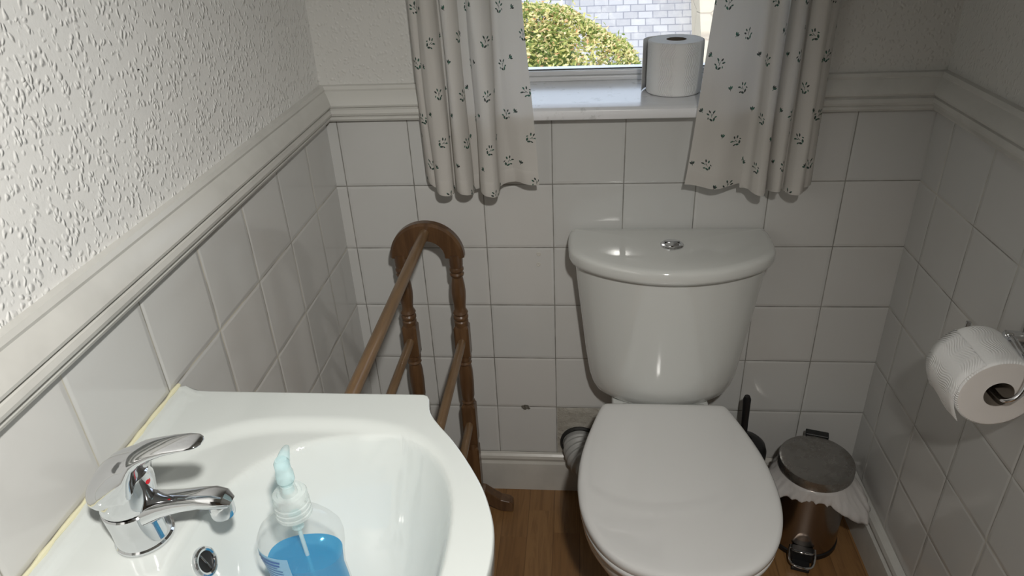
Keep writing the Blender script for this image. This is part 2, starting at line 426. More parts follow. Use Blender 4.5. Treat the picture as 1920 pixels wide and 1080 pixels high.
# ------------------------------------------------------------------ room shell
XL, XR, YF, ZC = -.0227, 1.1966, -2.30, 2.35
ZT = 1.025                                     # tiles below, embossed paint above
def wall(name, boxes, mats):
    mb = MB(); idx = []
    for (b, mi) in boxes:
        mb.box(*b); idx += [mi] * 6
    o = link_mesh(name, mb.v, mb.f, mats, None, False)
    for p_, i in zip(o.data.polygons, idx): p_.material_index = i
    return struct(o)
WX0, WX1, WZ0, WZ1 = .27, .87, 1.018, 1.98     # window opening
TH = .30
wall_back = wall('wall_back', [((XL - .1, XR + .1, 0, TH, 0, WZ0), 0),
    ((XL - .1, WX0, 0, TH, WZ0, WZ1), 1), ((WX1, XR + .1, 0, TH, WZ0, WZ1), 1), ((XL - .1, XR + .1, 0, TH, WZ1, ZC), 1)], [T_back, M_paint_shaded])
wall('wall_left', [((XL - .1, XL, YF, 0, 0, ZT), 0), ((XL - .1, XL, YF, 0, ZT, ZC), 1)], [T_left, M_paint_lit])
wall('wall_right', [((XR, XR + .1, YF, 0, 0, ZT), 0), ((XR, XR + .1, YF, 0, ZT, ZC), 1)], [T_right, M_paint_shaded])
wall('wall_front', [((XL - .1, XR + .1, YF - .1, YF, 0, ZC), 0)], [P('low_bounce_dark_wall', (.22, .21, .20), .6)])  # unseen wall, coloured dark to cut the light bounced into the room
mb = MB(); mb.box(XL - .1, XR + .1, YF - .1, TH, -.05, 0); struct(mb.build('floor', M_floor, smooth=False))
mb = MB(); mb.box(XL - .1, XR + .1, YF - .1, TH, ZC, ZC + .08); struct(mb.build('ceiling', M_ceiling, smooth=False))
# unseen panelled door behind the camera, added dark brown to reflect in the chrome
dr = bpy.data.objects.new('door_1', None); C.objects.link(dr); dr.location = (.35, YF, 0); struct(dr)
mb = MB(); mb.box(.35, 1.11, YF + .002, YF + .04, .005, 1.98)
for (a, b_) in ((.43, .70), (.76, 1.03)):
    for (c, d) in ((.2, .85), (1.0, 1.85)): mb.box(a, b_, YF + .04, YF + .048, c, d)
mb.build('door_leaf', P('brown_door', (.16, .11, .07), .5), dr, smooth=False, bevel=.004)
mb = MB(); mb.lathe([(0, 0), (.022, .004), (.026, .02), (.018, .035), (.009, .042), (.009, .06)], 0, 0, 24)
kn = mb
for i, v in enumerate(kn.v): kn.v[i] = Vector((.42 + v.x, YF + .10 - v.z, 1.0 + v.y))
kn.build('door_handle', M_chrome, dr)

# dado rail: profile (protrusion, z)
DADO = [(0, 1.090), (.010, 1.089), (.013, 1.083), (.012, 1.079), (.016, 1.074), (.022, 1.062), (.025, 1.053), (.024, 1.049), (.019, 1.0475),
        (.0185, 1.045), (.022, 1.043), (.0235, 1.036), (.022, 1.031), (.0175, 1.0295), (.0175, 1.0275), (.0155, 1.0265), (.0165, 1.0225), (.014, 1.018), (0, 1.018)]
def molding(name, prof, path, mat, mitre=None):
    """prof along straight path: path = (kind, a, b): 'x' back wall from x=a..b ; 'yl'/'yr' side walls"""
    kind, a, b = path; R = []
    for t in (a, b):
        ring = []
        for p_, z in prof:
            if kind == 'x':
                tt = t
                if t == XL: tt = t + p_
                elif t == XR: tt = t - p_
                ring.append((tt, -p_, z))
            elif kind == 'yl': ring.append((XL + p_, t - (p_ if t == 0 else 0), z))
            else: ring.append((XR - p_, t - (p_ if t == 0 else 0), z))
        R.append(ring)
    mb = MB(); mb.rings(R, True, True, closed=True)
    return struct(mb.build(name, mat, smooth=True, angle=22))
molding('trim_1', DADO, ('yl', YF, 0), M_dado)
molding('trim_2', DADO, ('x', XL, .224), M_dado)
molding('trim_3', DADO, ('x', .912, XR), M_dado)
molding('trim_4', DADO, ('yr', YF, 0), M_dado)
SK = [(0, .118), (.006, .117), (.011, .112), (.013, .105), (.011, .098), (.009, .095), (.010, .092), (.016, .090), (.017, .085), (.017, 0), (0, 0)]
molding('baseboard_back', SK, ('x', XL, XR), M_skirt)
molding('baseboard_left', SK, ('yl', YF, 0), M_dado)
SKR = [(0, .118), (.008, .117), (.015, .112), (.018, .104), (.016, .097), (.012, .093), (.013, .089), (.020, .086), (.021, .08), (.021, .0), (0, 0)]
molding('baseboard_right', SKR, ('yr', YF, 0), M_dado)

# rough rendered patch round the soil pipe, plugs and a chip (on the back wall)
rings = []
random.seed(3)
mb = MB(); nx, nz = 22, 16; v = []; f = []
for j in range(nz + 1):
    for i in range(nx + 1):
        x = .452 + .30 * i / nx; z = .119 + .15 * j / nz
        e = min(i, nx - i, j * 1.0, nz - j)
        v.append((x, -.0005 - (0.0 if e == 0 else random.uniform(.0005, .0045)), z))
for j in range(nz):
    for i in range(nx): a = j * (nx + 1) + i; f.append((a, a + 1, a + nx + 2, a + nx + 1))
link_mesh('plaster_patch', v, f, M_patch, wall_back)
for (x, z) in ((.416, .704), (.415, .678)):
    mb = MB(); mb.rings([[(x + r * cos(t * pi / 8), y, z + r * sin(t * pi / 8)) for t in range(16)] for r, y in ((.0052, .0), (.005, -.0012), (.0035, -.0016), (.003, -.0004))], False, True)
    mb.build('wall_plug', P('filler_plug', (.60, .58, .54), .5), wall_back)
mb = MB()
for k in range(7):
    a = k * .9; x = .372 + .007 * cos(a) * (k / 7 + .3) * 1.4; z = .268 + .0045 * sin(a); r = .0025 + .002 * random.random()
    mb.rings([[(x + r * rr * 1.3 * cos(t * pi / 4 + k), y, z + r * rr * sin(t * pi / 4 + k)) for t in range(8)] for rr, y in ((1, .0), (.8, -.0012 - .0008 * (k % 2)), (.4, -.0004))], False, True)
mb.build('tile_chip', [P('chipped_glaze', (.13, .12, .10), .7)], wall_back)

mb = MB(); mb.rings([[(XL + d, -.600 + r * cos(t * pi / 4), 1.252 + r * sin(t * pi / 4)) for t in range(8)] for r, d in ((.0009, -.0005), (.0009, .0012), (.0004, .0015))], True, True)
mb.build('black_speck', M_black, bpy.data.objects['wall_left'])

# ------------------------------------------------------------------ window
win = bpy.data.objects.new('window_1', None); C.objects.link(win); win.location = (.57, .2, 1.02); struct(win)
mb = MB()   # sill board with rounded nosing, ears pass the reveals
prof = [(-.030, 1.016), (-.036, 1.0185), (-.0385, 1.024), (-.0385, 1.030), (-.0365, 1.036), (-.032, 1.0395), (-.026, 1.041)]
mb.rings([[(x, y, z) for y, z in prof] + [(0.0, 1.0415, )[0:0] or (x, 0, 1.0415), (x, 0, 1.016)] for x in (.226, .910)])
mb.box(WX0 + .001, WX1 - .001, -.001, .205, 1.019, 1.0415)
mb.build('window_sill', M_sill, win, smooth=True, angle=30)
mb = MB()
FY0, FY1 = .187, .245
mb.box(WX0, WX1, FY0, FY1, 1.0415, 1.052); mb.box(WX0, WX1, FY0 + .007, FY1, 1.052, 1.063)
mb.box(WX0, WX1, FY0, FY1, 1.93, WZ1); mb.box(WX0, WX0 + .05, FY0, FY1, 1.063, 1.93); mb.box(WX1 - .05, WX1, FY0, FY1, 1.063, 1.93)
mb.box(WX0 + .05, WX1 - .05, FY0 + .004, FY1 - .004, 1.52, 1.56)
mb.build('window_frame', M_frame, win, smooth=False, bevel=.0025)
mb = MB(); mb.box(WX0 + .045, WX1 - .045, FY0 + .024, FY0 + .028, 1.060, 1.935)
mb.build('window_pane', M_pane, win, smooth=False)
mb = MB(); mb.box(WX0 + .045, WX1 - .045, FY0 + .018, FY0 + .0235, 1.0625, 1.0645)
mb.build('glazing_gasket', M_rubber, win, smooth=False)

# ---- spotlight (behind the camera)
pl = thing('spotlight_fitting', 'white spotlight on a short stem under the ceiling behind the camera', 'lamp', LAMP)
LD = (AIM - LAMP).normalized(); la = LD.cross(Vector((0, 0, 1))).normalized(); lb_ = LD.cross(la)
mb = MB(); mb.lathe([(0, -.012), (.04, -.010), (.045, 0)], LAMP.x, LAMP.y, 24, z=ZC); mb.build('ceiling_rose', M_frame, pl)
mb = MB(); mb.tube([(LAMP.x, LAMP.y, ZC - .01), (LAMP.x, LAMP.y, LAMP.z + .10), LAMP - LD * .07], .006, 10); mb.build('stem', M_frame, pl)
mb = MB(); mb.rings([[LAMP + LD * h + (la * cos(2 * pi * j / 32) + lb_ * sin(2 * pi * j / 32)) * r for j in range(32)] for r, h in ((.012, -.09), (.024, -.085), (.030, -.05), (.038, -.006), (.036, -.006), (.026, -.05), (.003, -.07))], True, True)
mb.build('lamp_shade', M_frame, pl)

# ------------------------------------------------------------------ wash basin
BC = (XL, -.960, .860)                          # wall contact, centre line, rim height
basin = thing('wash_basin', 'white ceramic wash basin with bowed front fixed to the left tiled wall', 'basin', (.2, -.96, 0))
half = [(.447, 0.0), (.4455, .024), (.440, .049), (.427, .084), (.407, .121), (.384, .157), (.363, .184), (.351, .201), (.3445, .215), (.3415, .228), (.3395, .2385), (.334, .2435), (.322, .2448),
        (.22, .2445), (.12, .2445), (.05, .2445), (.008, .2445), (.0005, .240)]
outl = catmull([(u, v, 0) for u, v in half] , 8)
def ray_out(ang):                               # distance of the outline from the centre (CU,0)
    return None
CU = .255
pol = sorted([(math.atan2(p.y, p.x - CU), sqrt((p.x - CU) ** 2 + p.y ** 2)) for p in outl])
def rad_at(a):
    a = abs(a)
    if a >= pol[-1][0]:
        return (CU - .0005) / abs(cos(a))
    for i in range(len(pol) - 1):
        if pol[i][0] <= a <= pol[i + 1][0]:
            t = (a - pol[i][0]) / max(1e-9, pol[i + 1][0] - pol[i][0]); return pol[i][1] * (1 - t) + pol[i + 1][1] * t
    return pol[0][1]
def segd(u, v, a, b):
    t = max(0, min(1, (u - a) / (b - a))); return sqrt((u - a - t * (b - a)) ** 2 + v * v)
def basin_h(u, v):
    h = .0085 * (1 - ss(.015, .025, u))
    q = ((abs(u - .213) / .188) ** 2.8 + (abs(v) / .192) ** 2.8) ** (1 / 2.8)
    plat = 1 - ss(.045, .075, segd(u, v, .0, .095))
    h -= .0085 * (1 - ss(.90, 1.02, q)) * (1 - .9 * plat)
    al = .150; ar = .125
    q2 = ((abs(u - .276) / (al if u < .276 else ar)) ** 2.3 + (abs(v) / .172) ** 2.3) ** (1 / 2.3)
    w = max(0.0, 1 - q2 ** 3.1)
    p = .62 * w + .38 * ss(0, 1, w)
    h -= .122 * p
    return h
NA = 288; rings = []
angs = [-pi + 2 * pi * k / NA for k in range(NA)]
TS = [.004] + [i / 70 for i in range(2, 68)] + [.965, .975, .984, .991]
for t in TS:
    rings.append([(BC[0] + CU + rad_at(a) * t * cos(a), BC[1] + rad_at(a) * t * sin(a),
                   BC[2] + basin_h(CU + rad_at(a) * t * cos(a), rad_at(a) * t * sin(a))) for a in angs])
def oring(s_, dz, inset=0, wallkeep=True):
    r = []
    for a in angs:
        R_ = rad_at(a) * s_ - inset
        u = CU + R_ * cos(a)
        if wallkeep and abs(a) > 2.2 : u = max(u, .0005)
        r.append((BC[0] + u, BC[1] + R_ * sin(a), BC[2] + dz + (basin_h(CU + rad_at(a) * cos(a), rad_at(a) * sin(a)) if dz > -.02 else 0)))
    return r
rings += [oring(.9955, -.0012), oring(.9985, -.003), oring(1.0, -.0065), oring(1.0, -.012), oring(.998, -.030), oring(.985, -.037), oring(.95, -.045), oring(.90, -.075), oring(.80, -.115), oring(.64, -.142), oring(.46, -.152)]
mb = MB(); mb.rings(rings, True, True); mb.build('bowl', M_basin, basin, smooth=True, angle=None)
# pedestal
def sup(cx, cy, rx, ry, z, n=40, e=2.4):
    return [(cx + rx * math.copysign(abs(cos(t)) ** (2 / e), cos(t)), cy + ry * math.copysign(abs(sin(t)) ** (2 / e), sin(t)), z) for t in [2 * pi * k / n for k in range(n)]]
mb = MB(); mb.rings([sup(.14, -.96, .10, .10, 0), sup(.14, -.96, .098, .098, .03), sup(.135, -.96, .075, .075, .2), sup(.135, -.96, .07, .07, .45), sup(.15, -.96, .085, .085, .6), sup(.18, -.96, .10, .11, .712)])
mb.build('pedestal', M_basin, basin)
# sealant bead along the wall
mb = MB(); pts = [(XL + .003, BC[1] + .243 - .486 * k / 30, BC[2] + .0090 + .0006 * sin(k * 1.7)) for k in range(31)]
mb.tube(pts, [.0028 + .0009 * sin(k * 2.3) for k in range(31)], 8); so = mb.build('sealant', M_sealant, basin); so['label'] = 'yellowed sealant bead along the tiles'
# overflow ring on the bowl wall
u0 = .1425; zo = basin_h(u0, 0); nrm = Vector((-(basin_h(u0 + .004, 0) - basin_h(u0 - .004, 0)) / .008, 0, 1)).normalized()
oc = Vector((BC[0] + u0, BC[1], BC[2] + zo)) + nrm * .001
t1 = Vector((0, 1, 0)); t2 = nrm.cross(t1).normalized()
def disc(c, nn, prof, n=32, a1=None, a2=None):
    a1 = a1 or t1; a2 = a2 or t2
    return [[c + nn * h + (a1 * cos(2 * pi * j / n) + a2 * sin(2 * pi * j / n)) * r for j in range(n)] for r, h in prof]
mb = MB(); mb.rings(disc(oc, nrm, [(.0160, -.003), (.0165, .0005), (.0155, .0028), (.0133, .0036), (.0112, .0030), (.0103, .0008), (.0100, -.002)]), False, False)
of = mb.build('overflow_ring', M_chrome, basin); of['label'] = 'chrome ring around the overflow hole'
mb = MB(); mb.rings(disc(oc, nrm, [(.0103, -.0002), (.004, -.0003), (.0001, -.0004)]), False, True); mb.build('overflow_hole', M_dark, of)
mb = MB(); mb.tube([oc + t2 * .010 + nrm * .0012, oc - t2 * .010 + nrm * .0012], .0011, 8); mb.build('cross_bar', M_steel, of)
# waste
wz = BC[2] + basin_h(.276, 0)
mb = MB(); mb.lathe([(.030, .0), (.030, .002), (.026, .0035), (.021, .002), (.020, -.001)], BC[0] + .276, BC[1] - .0, 32, z=wz)
mb.build('waste_ring', M_chrome, basin)

# ------------------------------------------------------------------ basin tap
tap = thing('basin_tap', 'chrome single lever mixer tap on the back ledge of the basin', 'tap', (.064, -.957, .8605))
TY = -.957
def loft_xz(secs, n=28, e=2.3):
    """secs: (x,z, tx,tz tangent, half width y, half thickness)"""
    R_ = []
    for (x, z, tx, tz, hw, ht) in secs:
        L = sqrt(tx * tx + tz * tz); nx_, nz_ = -tz / L, tx / L; r = []
        for k in range(n):
            a = 2 * pi * k / n; ca = math.copysign(abs(cos(a)) ** (2 / e), cos(a)); sa = math.copysign(abs(sin(a)) ** (2 / e), sin(a))
            r.append((x + nx_ * ht * sa, TY + hw * ca, z + nz_ * ht * sa))
        R_.append(r)
    return R_
mb = MB()
mb.rings([[(cx + r * cos(2 * pi * j / 40), TY + r * sin(2 * pi * j / 40), z) for j in range(40)] for cx, r, z in
          [(.065, .0285, .8605), (.065, .0285, .863), (.0645, .0268, .8645), (.0635, .0262, .880), (.0625, .0268, .895), (.0625, .0275, .904), (.0625, .026, .9055), (.0625, .020, .9055)]], True, True)
mb.build('tap_body', M_chrome, tap)
mb = MB()
mb.rings(loft_xz([(.070, .896, 1, .1, .0215, .0150), (.084, .901, 1, .12, .0185, .0140), (.098, .906, 1, .16, .0145, .0115), (.117, .911, 1, .16, .0125, .0090), (.138, .9155, 1, .12, .0125, .0080),
                  (.153, .9165, 1, 0, .0130, .0085), (.163, .915, 1, -.3, .0115, .0075), (.1685, .911, 1, -.8, .007, .005)]), True, True)
mb.build('spout', M_chrome, tap)
mb = MB(); mb.lathe([(.0085, .8955), (.0112, .8955), (.0118, .898), (.0118, .908), (.0105, .912)], .1575, TY, 28); mb.build('aerator', M_chrome, tap)
mb = MB()   # cartridge dome
mb.rings([[(cx + r * cos(2 * pi * j / 40), TY + r * sin(2 * pi * j / 40), z) for j in range(40)] for cx, r, z in
          [(.0625, .0262, .907), (.0625, .0272, .909), (.0645, .0272, .920), (.0665, .0262, .934), (.067, .0235, .945), (.067, .016, .952), (.0675, .007, .9555)]], True, True)
mb.build('cartridge_dome', M_chrome, tap)
mb = MB()   # lever: solid hood over the dome running out into a flat blade
LV = [(.0335, .926, .914, .010), (.0345, .934, .910, .0165), (.038, .943, .909, .0220), (.046, .953, .9085, .0265), (.057, .9615, .9085, .0280), (.068, .9675, .9085, .0275), (.077, .9715, .911, .0260),
      (.083, .9742, .922, .0240), (.0875, .976, .943, .0220), (.092, .9777, .958, .0195), (.099, .980, .9655, .0172), (.110, .9832, .9718, .0150), (.126, .9868, .9785, .0135), (.142, .9892, .983, .0128),
      (.152, .9898, .9845, .0110), (.157, .9892, .9855, .0080), (.1595, .9880, .9865, .0035)]
R_ = []
for (x, zt, zb, hw) in LV:
    R_.append([(x, TY + hw * math.copysign(abs(cos(a)) ** .85, cos(a)), (zt + zb) / 2 + (zt - zb) / 2 * math.copysign(abs(sin(a)) ** .85, sin(a))) for a in [2 * pi * k / 40 for k in range(40)]])
mb.rings(R_, True, True)
lv = mb.build('lever', M_chrome, tap, angle=50)
mb = MB(); dn = Vector((1, 0, .35)).normalized(); dc = Vector((.0905, TY - .001, .938)); 
mb.rings(disc(dc, dn, [(.0042, -.002), (.0042, .0006), (.003, .0012), (.0002, .0014)], 20, Vector((0, 1, 0)), dn.cross(Vector((0, 1, 0)))), False, True)
rd = mb.build('temperature_mark', M_red, tap); rd['label'] = 'small red dot'

# ------------------------------------------------------------------ soap bottle
SB = (.222, -.942); SZ = BC[2] + basin_h(SB[0] - BC[0], SB[1] - BC[1]) + .002
bot = thing('soap_bottle', 'clear pump bottle of blue hand soap standing in the basin bowl', 'soap bottle', (SB[0], SB[1], SZ))
BR = radians(8)
def bring(rx, ry, z, n=56, e=2.3, cx=SB[0], cy=SB[1]):
    out = []
    for k in range(n):
        a = 2 * pi * k / n
        x = rx * math.copysign(abs(cos(a)) ** (2 / e), cos(a)); y = ry * math.copysign(abs(sin(a)) ** (2 / e), sin(a))
        out.append((cx + x * cos(BR) - y * sin(BR), cy + x * sin(BR) + y * cos(BR), z))
    return out
prof = [(.030, .018, 0), (.037, .024, .001), (.041, .0275, .006), (.0425, .0285, .02), (.0405, .027, .045), (.0385, .0262, .062), (.040, .027, .080), (.0428, .0285, .094), (.0438, .029, .104),
        (.0425, .028, .114), (.038, .026, .123), (.0305, .0225, .130), (.022, .0185, .1345), (.0165, .016, .137), (.0145, .0145, .140), (.0145, .0145, .147)]
H0 = .8800 - .140 - SZ   # stretch so that the neck sits at z .880
def zz(h): return SZ + h * (.740 + (.8800 - .740 - SZ)) / .140 if False else SZ + h * ((.8860 - SZ) / .140)
mb = MB(); mb.rings([bring(a, b_, zz(h), e=2.3 if h < .12 else 2.0) for a, b_, h in prof], True, False); mb.build('bottle', M_bottle, bot)
liq = [(a * .955, b_ * .95, h + (.0015 if h < .004 else 0)) for a, b_, h in prof if h < .09] + [(.0408 * .95, .0273 * .94, .0840)]
mb = MB(); mb.rings([bring(a, b_, zz(h)) for a, b_, h in liq], True, True); lq = mb.build('liquid_soap', M_soap, bot); lq['label'] = 'bright blue liquid soap'
mb = MB()
cz = zz(.140)
pr = [(.0155, -.004), (.0178, -.003), (.0180, .001), (.0172, .002), (.0178, .004), (.0178, .007), (.0170, .008), (.0176, .010), (.0176, .013), (.0168, .014), (.0172, .016), (.0172, .023), (.0160, .0255), (.0125, .0262), (.0115, .024), (.0085, .0245), (.0078, .030), (.0070, .036)]
mb.lathe([(r, h) for r, h in pr], SB[0], SB[1], 40, z=cz); mb.build('screw_collar', M_cap, bot)
mb = MB()
mb.lathe([(.0060, .028), (.0058, .040), (.0088, .042), (.0088, .050), (.0076, .055), (.0076, .064), (.0055, .068), (.0001, .069)], SB[0], SB[1], 28, z=cz)
nd = Vector((-.24, .97, 0))
hp = Vector((SB[0], SB[1], cz + .060))
mb.tube([hp, hp + nd * .008 + Vector((0, 0, .0005)), hp + nd * .016, hp + nd * .024 + Vector((0, 0, -.0015)), hp + nd * .030 + Vector((0, 0, -.0035))], [.0070, .0066, .0056, .0044, .0034], 18, caps=False)
mb.build('pump_head', M_pump, bot)
mb = MB(); mb.tube([(SB[0], SB[1], cz - .004), (SB[0], SB[1], cz - .022)], .0062, 16); mb.build('pump_valve', M_pump, bot)
mb = MB(); mb.tube([(SB[0], SB[1], cz - .02), (SB[0] + .003, SB[1] - .002, cz - .06), (SB[0] + .010, SB[1] - .006, SZ + .01)], .0022, 10); mb.build('dip_tube', M_tube, bot)
# label on the camera side, wraps the body
def lab_pt(a, h, off):
    # interpolate profile
    for i in range(len(prof) - 1):
        if prof[i][2] <= h <= prof[i + 1][2]:
            t = (h - prof[i][2]) / (prof[i + 1][2] - prof[i][2] + 1e-9); rx = prof[i][0] * (1 - t) + prof[i + 1][0] * t; ry = prof[i][1] * (1 - t) + prof[i + 1][1] * t
            break
    rx += off; ry += off; e = 2.3
    x = rx * math.copysign(abs(cos(a)) ** (2 / e), cos(a)); y = ry * math.copysign(abs(sin(a)) ** (2 / e), sin(a))
    return (SB[0] + x * cos(BR) - y * sin(BR), SB[1] + x * sin(BR) + y * cos(BR), zz(h))
def lab_patch(a0, a1, h0, h1, off, na=14, nh=10, slant=0):
    v = []; f = []
    for j in range(nh + 1):
        for i in range(na + 1):
            v.append(lab_pt(a0 + (a1 - a0) * i / na, max(.003, min(.113, h0 + (h1 - h0) * j / nh + slant * i / na)), off))
    for j in range(nh):
        for i in range(na): a = j * (na + 1) + i; f.append((a, a + 1, a + na + 2, a + na + 1))
    return v, f
v, f = lab_patch(radians(200), radians(262), .030, .108, .0004, slant=-.002)
lb = link_mesh('label', v, f, P('blue_label', (.22, .42, .60), .35), bot); lb['label'] = 'blue-grey printed text panel'
mb = MB()
random.seed(11)
for k in range(17):
    h = .104 - .0043 * k; a1 = radians(257 - random.uniform(0, 14)); th = .0022 if k in (0, 1) else .0011
    v, f = lab_patch(radians(205), a1, h - th, h, .0008, 10, 1, slant=-.002); mb.add(v, f)
mb.build('printed_lines', M_label_ink, lb)

# ------------------------------------------------------------------ toilet
TX = .690
toilet = thing('toilet', 'white close-coupled toilet with closed lid against the tiled back wall', 'toilet', (TX, -.35, 0))
def seat_outline(scale=1.0, n=120, grow=0.0):
    h = [(.128, -.188), (.1335, -.196), (.1405, -.215), (.153, -.255), (.168, -.310), (.178, -.360), (.1825, -.410), (.1825, -.450), (.177, -.495), (.163, -.540), (.140, -.580), (.108, -.610), (.065, -.630), (.022, -.6375)]
    pts = [(-.06, -.1845), (.06, -.1845), (.115, -.185)] + h
    Lh = [(-x, y) for x, y in reversed(h)] + [(-.115, -.185)]
    P_ = catmull([(x, y, 0) for x, y in pts + Lh], 6, closed=True)
    c = Vector((0, -.43, 0)); out = []
    for p_ in P_:
        d = p_ - c; out.append(c + d * scale + (d.normalized() * grow))
    return out
def oz(scale, z, grow=0.0, dome=0.0): return [(TX + p_.x, p_.y, z + dome) for p_ in seat_outline(scale, grow=grow)]
LZ = .436   # top of lid
mb = MB()
R_ = []
for g, dz in ((0.0, -.022), (0.0015, -.019), (.002, -.012), (0.001, -.0065), (-.002, -.0035), (-.006, -.0016), (-.012, -.0006), (-.020, 0.0)): R_.append(oz(1, LZ + dz, g))
for s_ in (.85, .7, .5, .3, .1): R_.append([(TX + p_.x, p_.y, LZ + .0015 * (1 - s_ ** 2)) for p_ in seat_outline(s_)])
mb.rings(R_, True, True); mb.build('seat_lid', M_seat, toilet, angle=60)
mb = MB(); mb.rings([oz(1, LZ - .042, -.004), oz(1, LZ - .040, -.001), oz(1, LZ - .030, .0), oz(1, LZ - .0255, -.002), oz(1, LZ - .0245, -.006), oz(.75, LZ - .0245), oz(.75, LZ - .042)], True, True); mb.build('seat', M_seat, toilet, angle=60)
# pan: loft of outlines from rim to foot
def pan_ring(z, sx, sy0, sy1, e=2.2, n=72):
    # sx half width; from y=sy0 (rear) to sy1 (front)
    cy = (sy0 + sy1) / 2; ry = (sy0 - sy1) / 2
    return [(TX + sx * math.copysign(abs(cos(a)) ** (2 / e), cos(a)), cy + ry * math.copysign(abs(sin(a)) ** (2 / e), sin(a)), z) for a in [2 * pi * k / n for k in range(n)]]
mb = MB(); mb.rings([pan_ring(0, .115, -.17, -.56, 3), pan_ring(.02, .113, -.17, -.555, 3), pan_ring(.08, .105, -.17, -.54, 2.8), pan_ring(.16, .108, -.17, -.54, 2.5), pan_ring(.24, .135, -.18, -.570, 2.3),
                     pan_ring(.31, .163, -.19, -.605, 2.2), pan_ring(.355, .178, -.20, -.627, 2.2), pan_ring(.378, .181, -.20, -.634, 2.2), pan_ring(.389, .180, -.20, -.633, 2.2), pan_ring(.3925, .174, -.205, -.625, 2.2)])
# rear shelf carrying the cistern + spigot
mb.rings([[(TX + x * w, y, z) for x, y in ((-1, -.03), (-.98, -.022), (.98, -.022), (1, -.03), (1, -.26), (-1, -.26))] for z, w in ((.24, .085), (.27, .09), (.30, .10), (.36, .105), (.388, .108), (.393, .105))])
mb.build('pan', M_ceramic, toilet, angle=50)
mb = MB()
for sx in (-.07, .07):
    mb = MB(); mb.tube([(TX + sx - .018, -.182, LZ - .016), (TX + sx + .018, -.182, LZ - .016)], .008, 16); mb.build('hinge', M_chrome, toilet)
# cistern: D shaped sections (wide at the back, bowed front)
def dsec(cx, hw, yb, yf, side, z, n=14, r=.012):
    """half outline: back straight, corner at back, side out to widest, bowed front to yf"""
    dep = yb - yf
    pts = [(0, yb), (hw * .5, yb), (hw * .93, yb), (hw * .985, yb - dep * .05), (hw, yb - dep * .16), (hw, yb - dep * .32), (hw * .98, yb - dep * .50), (hw * .915, yb - dep * .62), (hw * .80, yb - dep * .735),
           (hw * .60, yb - dep * .86), (hw * .32, yb - dep * .962)]
    full = pts + [(0, yf)] + [(-x, y) for x, y in reversed(pts[1:])]
    return [(cx + p_.x, p_.y, z) for p_ in catmull([(x, y, 0) for x, y in full], 6, closed=True)]
CXc = .6945
mb = MB()
prof_c = [(.095, -.045, -.135, .394), (.118, -.038, -.146, .3945), (.136, -.030, -.155, .3985), (.150, -.024, -.163, .409), (.1585, -.020, -.169, .426), (.1655, -.017, -.173, .452), (.1735, -.015, -.178, .51), (.1825, -.013, -.185, .59), (.1915, -.012, -.192, .67), (.1990, -.012, -.199, .742)]
mb.rings([dsec(CXc, hw, yb, yf, .36, z) for hw, yb, yf, z in prof_c], True, True); mb.build('cistern', M_ceramic, toilet, angle=60)
mb = MB()
prof_l = [(.203, -.008, -.206, .7385), (.2085, -.006, -.212, .740), (.2105, -.005, -.2145, .746), (.2105, -.005, -.215, .760), (.2085, -.006, -.213, .7655), (.204, -.008, -.209, .7690), (.196, -.012, -.201, .7705), (.16, -.03, -.175, .7725), (.10, -.055, -.14, .7740), (.03, -.09, -.11, .7745)]
mb.rings([dsec(CXc, hw, yb, yf, .34, z) for hw, yb, yf, z in prof_l], True, True); mb.build('cistern_lid', M_ceramic, toilet, angle=60)
mb = MB(); mb.lathe([(.0235, 0), (.0235, .003), (.0215, .005), (.0175, .0055), (.0165, .004), (.0160, .0045), (.0155, .0065), (.010, .0085), (.0001, .009)], .695, -.103, 40, z=.7735)
fb = mb.build('flush_button', M_chrome, toilet); fb['label'] = 'round chrome push button'
mb = MB(); mb.tube([(.680, -.103, .7817), (.71, -.103, .7817)], .0012, 6); mb.build('button_split', M_dark, fb)

# ------------------------------------------------------------------ soil pipe
pipe = thing('waste_pipe', 'grey corrugated waste pipe between the back wall and the toilet', 'pipe', (.515, 0, .17))
cpts = catmull([(.510, .0, .156), (.514, -.032, .153), (.530, -.066, .146), (.562, -.088, .143), (.585, -.094, .145), (.592, -.096, .146)], 26)
rs = []
for i in range(len(cpts)):
    s_ = i / 130 * .19
    rs.append(.0425 + .0030 * sin(i * 2 * pi / 9.0) if i > 12 else .0435)
mb = MB(); mb.tube(cpts, rs, 40); mb.build('corrugated_hose', M_grey, pipe, angle=None)
mb = MB(); mb.rings([[(.510 + r * cos(2 * pi * j / 40), y, .160 + r * sin(2 * pi * j / 40)) for j in range(40)] for r, y in ((.0455, -.001), (.0505, -.001), (.0515, -.007), (.048, -.012), (.0440, -.010))], False, False)
mb.build('rubber_seal', M_rubber, pipe)

# ------------------------------------------------------------------ toilet brush
br = thing('toilet_brush', 'black toilet brush in its holder behind the toilet seat', 'toilet brush', (.893, -.085, 0))
mb = MB(); mb.lathe([(.046, 0), (.050, .004), (.0515, .03), (.0515, .16), (.051, .222), (.047, .236), (.036, .247), (.020, .253), (.014, .253), (.014, .22)], .904, -.083, 40); mb.build('holder', M_black, br)
mb = MB(); mb.tube([(.904, -.083, .12), (.9015, -.084, .18), (.898, -.085, .25), (.8955, -.085, .31), (.8935, -.085, .372), (.8932, -.085, .380)], [.0085, .0080, .0072, .0080, .0090, .0062], 20); mb.build('handle', M_black, br)

